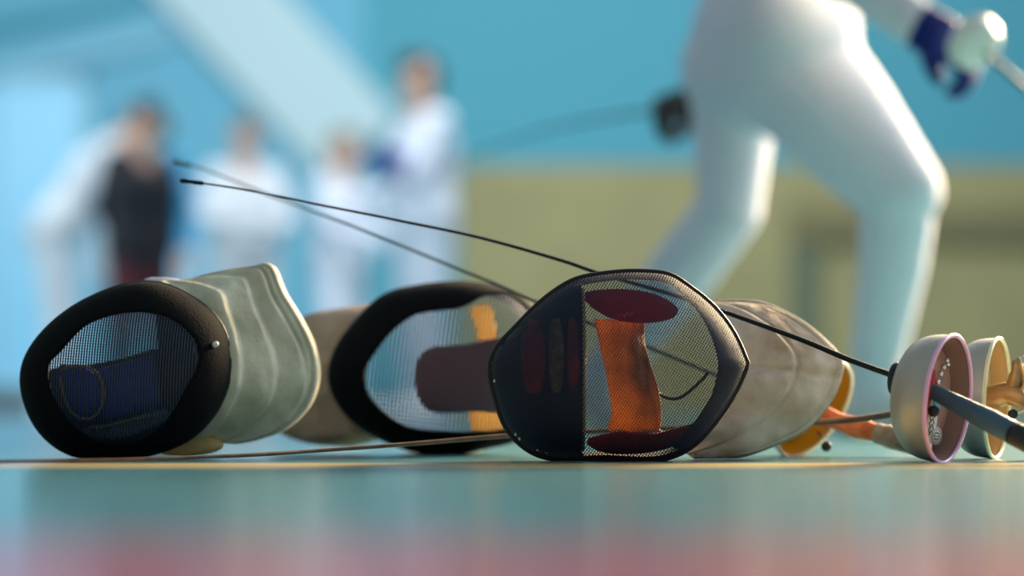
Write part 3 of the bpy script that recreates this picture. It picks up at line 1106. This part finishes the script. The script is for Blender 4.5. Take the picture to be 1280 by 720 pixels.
# ------------------------------------------------------------------ people
class Fig:
    """a body as rounded limbs (a, b, ra, rb) that are fused into one skin"""

    def __init__(s):
        s.p = []

    def limb(s, a, b, ra, rb, part):
        s.p.append((Vector(a), Vector(b), ra, rb, part))

    def build(s, name, parts, m, root, grow=0.0, voxel=0.008, smooth=3, label=None):
        bm = bmesh.new()
        for a, b, ra, rb, part in s.p:
            if parts is not None and part not in parts:
                continue
            ra, rb = ra + grow, rb + grow
            L_ = (b - a).length
            if L_ < 1e-5:
                bmesh.ops.create_icosphere(bm, subdivisions=3, radius=ra, matrix=Matrix.Translation(a))
                continue
            n = max(2, int(L_ / (min(ra, rb) * 0.35)))
            n = min(n, 14)
            M = frame_of(a, b - a, Vector((0.3, 0.5, 0.8)))
            prof = [(0, -ra)]
            for t in np.linspace(-PI / 2, 0, 6)[1:]:
                prof.append((ra * math.cos(t), ra * math.sin(t)))
            for i in range(1, n):
                prof.append((ra + (rb - ra) * i / n, L_ * i / n))
            for t in np.linspace(0, PI / 2, 6)[:-1]:
                prof.append((rb * math.cos(t), L_ + rb * math.sin(t)))
            prof.append((0, L_ + rb))
            lathe(bm, prof, M, 18)
        me = bpy.data.meshes.new('tmp')
        bmesh.ops.recalc_face_normals(bm, faces=bm.faces)
        bm.to_mesh(me)
        bm.free()
        t = bpy.data.objects.new('tmp', me)
        COL.objects.link(t)
        r = t.modifiers.new('r', 'REMESH')
        r.mode = 'VOXEL'
        r.voxel_size = voxel
        k = t.modifiers.new('s', 'SMOOTH')
        k.factor = 0.5
        k.iterations = smooth
        dg = bpy.context.evaluated_depsgraph_get()
        me2 = bpy.data.meshes.new_from_object(t.evaluated_get(dg))
        bpy.data.objects.remove(t)
        bpy.data.meshes.remove(me)
        me2.name = name
        me2.transform(Matrix.Translation(-world_loc(root)))
        me2.polygons.foreach_set('use_smooth', [True] * len(me2.polygons))
        me2.materials.clear()
        me2.materials.append(m)
        o = bpy.data.objects.new(name, me2)
        COL.objects.link(o)
        o.parent = root
        if label:
            o['label'] = label
        return o

    def head(s, c, face, up, k=1.0):
        """c centre of the skull, face where it looks"""
        f = (face - up * face.dot(up)).normalized()
        r = f.cross(up)
        L = s.limb
        L(c + up * 0.02 * k, c + up * 0.035 * k - f * 0.015 * k, 0.078 * k, 0.080 * k, 'head')
        L(c - up * 0.06 * k + f * 0.03 * k, c - up * 0.085 * k + f * 0.05 * k, 0.052 * k, 0.036 * k, 'head')
        L(c - up * 0.02 * k + f * 0.082 * k, c - up * 0.04 * k + f * 0.100 * k, 0.010 * k, 0.015 * k, 'head')
        L(c - up * 0.072 * k + f * 0.080 * k - r * 0.015 * k, c - up * 0.072 * k + f * 0.080 * k + r * 0.015 * k, 0.010 * k, 0.010 * k, 'head')
        for q in (-1, 1):
            L(c + r * q * 0.080 * k - up * 0.015 * k, c + r * q * 0.083 * k - up * 0.045 * k, 0.014 * k, 0.012 * k, 'head')
            L(c + f * 0.07 * k + r * q * 0.032 * k + up * 0.018 * k, c + f * 0.068 * k + r * q * 0.05 * k + up * 0.016 * k, 0.012 * k, 0.010 * k, 'head')
        for a, b, ra in ((up * 0.07 - f * 0.02, up * 0.085 + f * 0.02, 0.062), (up * 0.03 - f * 0.06, up * 0.05 - f * 0.045, 0.066), (up * 0.095 - f * 0.03, up * 0.09 + f * 0.035, 0.045), (-up * 0.03 - f * 0.065, up * 0.0 - f * 0.06, 0.05)):
            L(c + a * k, c + b * k, ra * k, ra * k, 'hair')

    def hand(s, w, d, n, part='hand', curl=0.5):
        """w wrist, d along the hand, n out of the palm"""
        d = d.normalized()
        n = (n - d * n.dot(d)).normalized()
        b = d.cross(n)
        L = s.limb
        L(w, w + d * 0.03, 0.027, 0.028, part)
        for q in (-0.026, -0.009, 0.009, 0.026):
            L(w + d * 0.02 + b * q * 0.6, w + d * 0.085 + b * q, 0.016, 0.013, part)
        for q, ln in ((-0.028, 0.032), (-0.0095, 0.038), (0.0095, 0.036), (0.028, 0.028)):
            p0 = w + d * 0.09 + b * q
            a = curl * 0.9
            p1 = p0 + (d * math.cos(a) + n * math.sin(a)) * ln
            a = curl * 2.0
            p2 = p1 + (d * math.cos(a) + n * math.sin(a)) * ln * 0.75
            a = curl * 2.8
            p3 = p2 + (d * math.cos(a) + n * math.sin(a)) * ln * 0.6
            L(p0, p1, 0.0105, 0.0095, part)
            L(p1, p2, 0.0095, 0.0088, part)
            L(p2, p3, 0.0088, 0.0078, part)
        t0 = w + d * 0.03 - b * 0.024
        t1 = t0 + (d * 0.6 - b * 0.55 + n * 0.5).normalized() * 0.042
        t2 = t1 + (d * 0.9 + n * 0.5 * (0.5 + curl)).normalized() * 0.030
        L(t0, t1, 0.014, 0.0115, part)
        L(t1, t2, 0.0115, 0.0090, part)

    def foot(s, ankle, d, flat=True, sh='shoe'):
        d = Vector((d[0], d[1], d[2])).normalized()
        side = d.cross(Vector((0, 0, 1))).normalized()
        a = ankle
        z = Vector((0, 0, 1))
        heel = a - d * 0.045 - z * (a.z - 0.035 if flat else 0.05)
        ball_ = a + d * 0.12 - z * (a.z - 0.032 if flat else 0.055)
        s.limb(a, heel, 0.042, 0.033, sh)
        s.limb(a + d * 0.01, ball_ - d * 0.03 + z * 0.012, 0.042, 0.036, sh)
        for q in (-1, 1):
            s.limb(heel, ball_ + side * q * 0.016, 0.033, 0.030, sh)
            s.limb(ball_ + side * q * 0.016, ball_ + side * q * 0.012 + d * 0.07 - z * 0.004, 0.030, 0.026, sh)


def standing(name, px, Y, height, face, label, clothes, pose=None, lean=0.0, hair=M_hair, voxel=0.010, gauntlet=None):
    """a clothed standing person at image column px, distance Y; face = heading in degrees (0 looks along +X, -90 at the camera).
    lean: forward bend of the trunk in radians; pose: dict of joint overrides in body space (right, forward, up), metres at 1.75 m."""
    k = height / 1.75
    base = Vector((wx(px, Y), Y, 0))
    fw = Vector((math.cos(math.radians(face)), math.sin(math.radians(face)), 0))
    rt = fw.cross(Vector((0, 0, 1)))

    def T(r, f, u):
        return base + (rt * r + fw * f + Vector((0, 0, u))) * k

    def B(r, f, u):                       # trunk points bend about the hips
        du, df = u - 0.95, f
        return T(r, df * math.cos(lean) + du * math.sin(lean), 0.95 + du * math.cos(lean) - df * math.sin(lean))
    J = dict(nk=(0, 0, 1.48), hd=(0, 0.03, 1.63), shR=(0.175, 0, 1.41), shL=(-0.175, 0, 1.41), elR=(0.235, -0.02, 1.13), elL=(-0.235, -0.02, 1.13),
             wrR=(0.25, 0.06, 0.90), wrL=(-0.25, 0.06, 0.90), knR=(0.105, 0.02, 0.5), knL=(-0.105, 0.02, 0.5), anR=(0.11, -0.02, 0.09), anL=(-0.11, -0.02, 0.09))
    if pose:
        J.update(pose)
    f = Fig()
    g = lambda n: B(*J[n])
    L = f.limb
    for q in (-1, 1):
        L(B(q * 0.085, 0, 0.98), B(q * 0.07, 0, 1.12), 0.118 * k, 0.108 * k, 'trunk')
        L(B(q * 0.07, 0, 1.12), B(q * 0.085, 0.005, 1.30), 0.108 * k, 0.118 * k, 'trunk')
        L(B(q * 0.085, 0.005, 1.30), B(q * 0.12, 0, 1.40), 0.118 * k, 0.075 * k, 'trunk')
        L(B(q * 0.07, 0, 0.90), B(q * 0.085, 0, 0.98), 0.115 * k, 0.118 * k, 'hip')
    L(B(0, -0.01, 1.40), g('nk'), 0.08 * k, 0.058 * k, 'neck')
    L(g('nk'), g('hd') + (g('nk') - g('hd')) * 0.3, 0.056 * k, 0.056 * k, 'neck')
    up = (g('hd') - g('nk')).normalized()
    f.head(g('hd'), (B(0, 1, 1.2) - B(0, 0, 1.2)).normalized(), up, k)
    for q, sd in ((1, 'R'), (-1, 'L')):
        L(B(q * 0.12, 0, 1.40), g('sh' + sd), 0.074 * k, 0.064 * k, 'arm' + sd)
        L(g('sh' + sd), g('el' + sd), 0.060 * k, 0.045 * k, 'arm' + sd)
        L(g('el' + sd), g('wr' + sd), 0.044 * k, 0.030 * k, 'arm' + sd)
        if gauntlet == 'hand' + sd:
            L(g('el' + sd) + (g('wr' + sd) - g('el' + sd)) * 0.45, g('wr' + sd) + (g('wr' + sd) - g('el' + sd)) * 0.25, 0.058, 0.050, 'hand' + sd)
        d = g('wr' + sd) - g('el' + sd)
        f.hand(g('wr' + sd) + d.normalized() * 0.015, d, (-rt * q + fw * 0.4), 'hand' + sd, 0.4)
        kn, an = T(*J['kn' + sd]), T(*J['an' + sd])
        L(B(q * 0.085, 0, 0.92), kn, 0.098 * k, 0.060 * k, 'thigh' + sd)
        L(kn, kn + (an - kn) * 0.35, 0.058 * k, 0.058 * k, 'shin' + sd)
        L(kn + (an - kn) * 0.35, an, 0.058 * k, 0.040 * k, 'shin' + sd)
        f.foot(an, fw + rt * q * 0.15, sh='shoe' + sd)
    root = thing(name, base, label, 'person', None)
    f.build('body', [p for p in {x[4] for x in f.p} if p != 'hair'], M_skin, root, 0, voxel)
    f.build('hair', ['hair'], hair, root, 0.004, voxel)
    for nm, parts, m in clothes:
        f.build(nm, parts, m, root, 0.010, voxel)
    return root


def suit(m=M_suit, gl=None):
    c = [('jacket', ['trunk', 'armR', 'armL', 'hip'], m), ('breeches', ['thighR', 'thighL', 'hip'], m), ('sock', ['shinR'], m), ('sock', ['shinL'], m), ('shoe', ['shoeR'], M_shoe), ('shoe', ['shoeL'], M_shoe)]
    for h in ('handR', 'handL'):
        c.append(('glove', [h], M_glove if h == gl else m))
    return c


PG = 'people standing along the back of the hall'
a = standing('person', 70, 11.8, 1.70, 8, 'person in off-white fencing suit stooping forward behind the one in black', suit(M_suit2), lean=0.60, hair=M_hair,
             pose=dict(hd=(0, 0.07, 1.60), elR=(0.22, 0.16, 1.16), wrR=(0.16, 0.26, 0.98), elL=(-0.22, 0.16, 1.16), wrL=(-0.16, 0.26, 0.98)))
a['group'] = PG
a = standing('person', 175, 10.9, 1.43, -62, 'person with dark hair in black shirt and shorts, one light blue sleeve', [('shirt', ['trunk', 'hip', 'armR'], M_darkshirt), ('sleeve', ['armL'], M_bluejacket), ('shorts', ['thighR', 'thighL'], M_redshort), ('sock', ['shinR'], M_darkshirt), ('sock', ['shinL'], M_darkshirt), ('shoe', ['shoeR'], M_shoe), ('shoe', ['shoeL'], M_shoe)], lean=0.10,
             pose=dict(shR=(0.15, -0.02, 1.41), elR=(0.19, -0.12, 1.16), wrR=(0.08, -0.18, 0.98), elL=(-0.25, 0.02, 1.13), wrL=(-0.22, 0.12, 0.95)))
a['group'] = PG
a = standing('person', 306, 14.0, 1.72, -70, 'person in off-white suit standing alone between the black shirt and the pair', suit(M_suit2), hair=M_hairlight,
             pose=dict(elR=(0.25, 0.06, 1.16), wrR=(0.06, 0.22, 1.12), elL=(-0.25, 0.06, 1.16), wrL=(-0.08, 0.2, 1.06)))
a['group'] = PG
a = standing('person', 425, 14.3, 1.67, -30, 'shorter fair-haired person in white suit facing the tall one with a blue glove', suit(M_suit), hair=M_hairlight,
             pose=dict(elL=(-0.22, 0.12, 1.16), wrL=(-0.1, 0.32, 1.2), elR=(0.22, 0.1, 1.16), wrR=(0.14, 0.3, 1.1)))
a['group'] = PG
a = standing('person', 530, 11.7, 1.75, 205, 'tall dark-haired person in bright white fencing suit raising a blue-gloved hand', suit(M_suit, 'handL'), hair=M_hair, gauntlet='handL',
             pose=dict(elL=(-0.20, 0.12, 1.15), wrL=(-0.06, 0.21, 1.22), elR=(0.24, 0.05, 1.13), wrR=(0.22, 0.24, 1.06)))
a['group'] = PG

# --- the striding fencer
f = Fig()
L = f.limb
hipR, knR, anR = W(990, 85, 4.55), W(1124, 238, 4.45), W(1088, 500, 4.55)
hipL, knL, anL = W(920, 95, 4.72), W(912, 262, 4.72), W(752, 470, 4.95)
L(W(950, 40, 4.68), W(985, 45, 4.54), 0.128, 0.130, 'hip')
L(W(925, 85, 4.70), W(985, 85, 4.55), 0.112, 0.120, 'hip')
L(W(955, -20, 4.66), W(985, -20, 4.56), 0.112, 0.118, 'trunk')
L(W(960, -110, 4.66), W(988, -110, 4.54), 0.115, 0.120, 'trunk')
L(W(968, -200, 4.68), W(995, -200, 4.54), 0.12, 0.125, 'trunk')
L(W(955, 0, 4.66), W(968, -200, 4.68), 0.112, 0.118, 'trunk')
L(W(985, 0, 4.56), W(995, -200, 4.54), 0.115, 0.12, 'trunk')
L(W(985, -215, 4.6), W(1000, -300, 4.6), 0.09, 0.06, 'neck')
hc = W(1008, -360, 4.6)
L(W(1000, -290, 4.6), hc - Vector((0, 0, 0.05)), 0.058, 0.056, 'neck')
f.head(hc, Vector((1, -0.1, 0)), Vector((0.1, 0, 1)).normalized())
# front leg
L(hipR, hipR + (knR - hipR) * 0.45, 0.122, 0.106, 'thigh')
L(hipR + (knR - hipR) * 0.45, knR, 0.106, 0.074, 'thigh')
cR = knR + (anR - knR) * 0.33 + Vector((0.006, 0, 0))
L(knR, cR, 0.066, 0.060, 'shinR')
L(cR, anR, 0.060, 0.040, 'shinR')
f.foot(anR, Vector((1, -0.15, 0)), sh='shoeR')
# rear leg
L(hipL, hipL + (knL - hipL) * 0.5, 0.090, 0.070, 'thigh')
L(hipL + (knL - hipL) * 0.5, knL, 0.070, 0.058, 'thigh')
cL = knL + (anL - knL) * 0.35
L(knL, cL, 0.060, 0.064, 'shinL')
L(cL, anL, 0.064, 0.042, 'shinL')
f.foot(anL, Vector((0.6, -0.25, -0.75)), flat=False, sh='shoeL')
# sword arm
shR, elR, wrR = W(1015, -235, 4.42), W(1015, -66, 4.30), W(1146, 30, 4.22)
L(W(1000, -215, 4.52), shR, 0.085, 0.07, 'arm')
L(shR, elR, 0.062, 0.048, 'arm')
L(elR, wrR, 0.046, 0.034, 'arm')
dR = (W(1190, 58, 4.20) - wrR).normalized()
L(elR + (wrR - elR) * 0.95, wrR + dR * 0.05, 0.036, 0.040, 'handR')
f.hand(wrR + dR * 0.008, dR, Vector((0.3, 0.3, -0.8)), 'handR', 0.75)
# rear arm, the hand held low behind the hip
shL, elL, wrL = W(960, -225, 4.82), W(965, 15, 4.98), W(890, 118, 5.0)
L(W(975, -215, 4.68), shL, 0.085, 0.07, 'arm')
L(shL, elL, 0.06, 0.046, 'arm')
L(elL, wrL, 0.044, 0.032, 'arm')
dL = (W(838, 134, 5.0) - wrL).normalized()
f.hand(wrL + dL * 0.005, dL, Vector((0.1, -0.5, -0.8)), 'handL', 0.8)
pf = thing('person', Vector((W(960, 0, 4.6).x, 4.6, 0)), 'large striding person in white fencing suit, knee bent, sword in a blue glove', 'person')
f.build('body', [p for p in {x[4] for x in f.p} if p != 'hair'], M_skin, pf, 0, 0.0065, 4)
f.build('hair', ['hair'], M_hair, pf, 0.004, 0.008)
f.build('jacket', ['trunk', 'arm'], M_suit, pf, 0.008, 0.008, 5)
f.build('breeches', ['hip', 'thigh'], M_suit, pf, 0.006, 0.008, 6)
for sd in 'RL':
    f.build('sock', ['shin' + sd], M_suit, pf, 0.005, 0.008, 5)
    f.build('shoe', ['shoe' + sd], M_shoe, pf, 0.006, 0.007, 3)
f.build('glove', ['handR'], M_glove, pf, 0.004, 0.006, 2, label='blue sword glove')
f.build('glove', ['handL'], M_darkglove, pf, 0.004, 0.006, 2, label='black glove behind the hip')


def held_sword(label, c, n, hand_end, m_cup, tip, r=0.0042, R=0.048):
    root = thing('foil', c, label, 'fencing sword')
    g, M = guard(root, c, n, R, 0.030, m_cup, m_cup)
    bm = bmesh.new()
    P = [c + (tip - c) * t + Vector((0, 0, 0.02 * math.sin(PI * t))) for t in np.linspace(0.02, 1, 30)]
    tube(bm, P, [r + (0.0016 - r) * t for t in np.linspace(0, 1, 30)], 6)
    b = obj('blade', bm, M_blade2, root)
    obj('point', tip_mesh(P, 0.0017), M_blade2, b)
    bm = bmesh.new()
    gp = [c + (hand_end - c) * t for t in np.linspace(0, 1, 12)]
    tube(bm, gp, [0.011 + 0.002 * math.sin(PI * t) for t in np.linspace(0, 1, 12)], 12)
    obj('grip', bm, M_gripend, root)
    bm = bmesh.new()
    ball(bm, hand_end, 0.014)
    obj('pommel', bm, M_chrome, root)
    return root


cR_ = W(1216, 52, 4.16)
held_sword('sword with white guard held in the striding fencer\'s blue glove', cR_, (W(1170, 20, 4.25) - cR_), W(1160, 52, 4.19), M_white, W(1570, 400, 3.95), 0.006)
cL_ = W(833, 136, 5.0)
held_sword('sword with dark guard held by the black glove behind the striding fencer\'s hip', cL_, (W(870, 126, 5.0) - cL_), W(876, 130, 5.0), M_gripend, W(560, 205, 5.55), 0.005, 0.030)

# ------------------------------------------------------------------ light
w = bpy.data.worlds.new('hall daylight')
sc.world = w
w.use_nodes = True
bg = w.node_tree.nodes['Background']
bg.inputs['Color'].default_value = lin((196, 214, 218)) + [1]
bg.inputs['Strength'].default_value = 0.47


def area(name, loc, target, size, power, col, sizey=None, spread=180):
    l = bpy.data.lights.new(name, 'AREA')
    l.energy = power
    l.color = col
    l.size = size
    l.spread = math.radians(spread)
    if sizey:
        l.shape = 'RECTANGLE'
        l.size_y = sizey
    o = bpy.data.objects.new(name, l)
    COL.objects.link(o)
    o.location = loc
    o.rotation_euler = (Vector(target) - Vector(loc)).to_track_quat('-Z', 'Y').to_euler()
    return o


area('low_sun_window', (2.4, 6.0, 1.6), (0.45, 2.6, 0.05), 0.9, 150, (1.0, 0.74, 0.42), None, 66)
area('side_window', (4.2, 5.6, 2.6), (0.5, 4.6, 0.5), 2.6, 150, (0.84, 0.89, 1.0))
area('hall_lamps', (0.5, 11.0, 5.5), (0.0, 13.0, 0.8), 4.0, 420, (0.88, 0.95, 1.0), 3.0)
area('left_window', (-4.5, 9.0, 3.0), (-0.8, 12.5, 1.0), 2.5, 170, (0.78, 0.92, 1.0))

sc.view_settings.view_transform = 'Standard'
sc.view_settings.look = 'None'
sc.view_settings.gamma = 1
sc.view_settings.use_curve_mapping = False
sc.view_settings.exposure = 0.0
sc.cycles.use_denoising = True
sc.cycles.transparent_max_bounces = 24
sc.cycles.max_bounces = 8
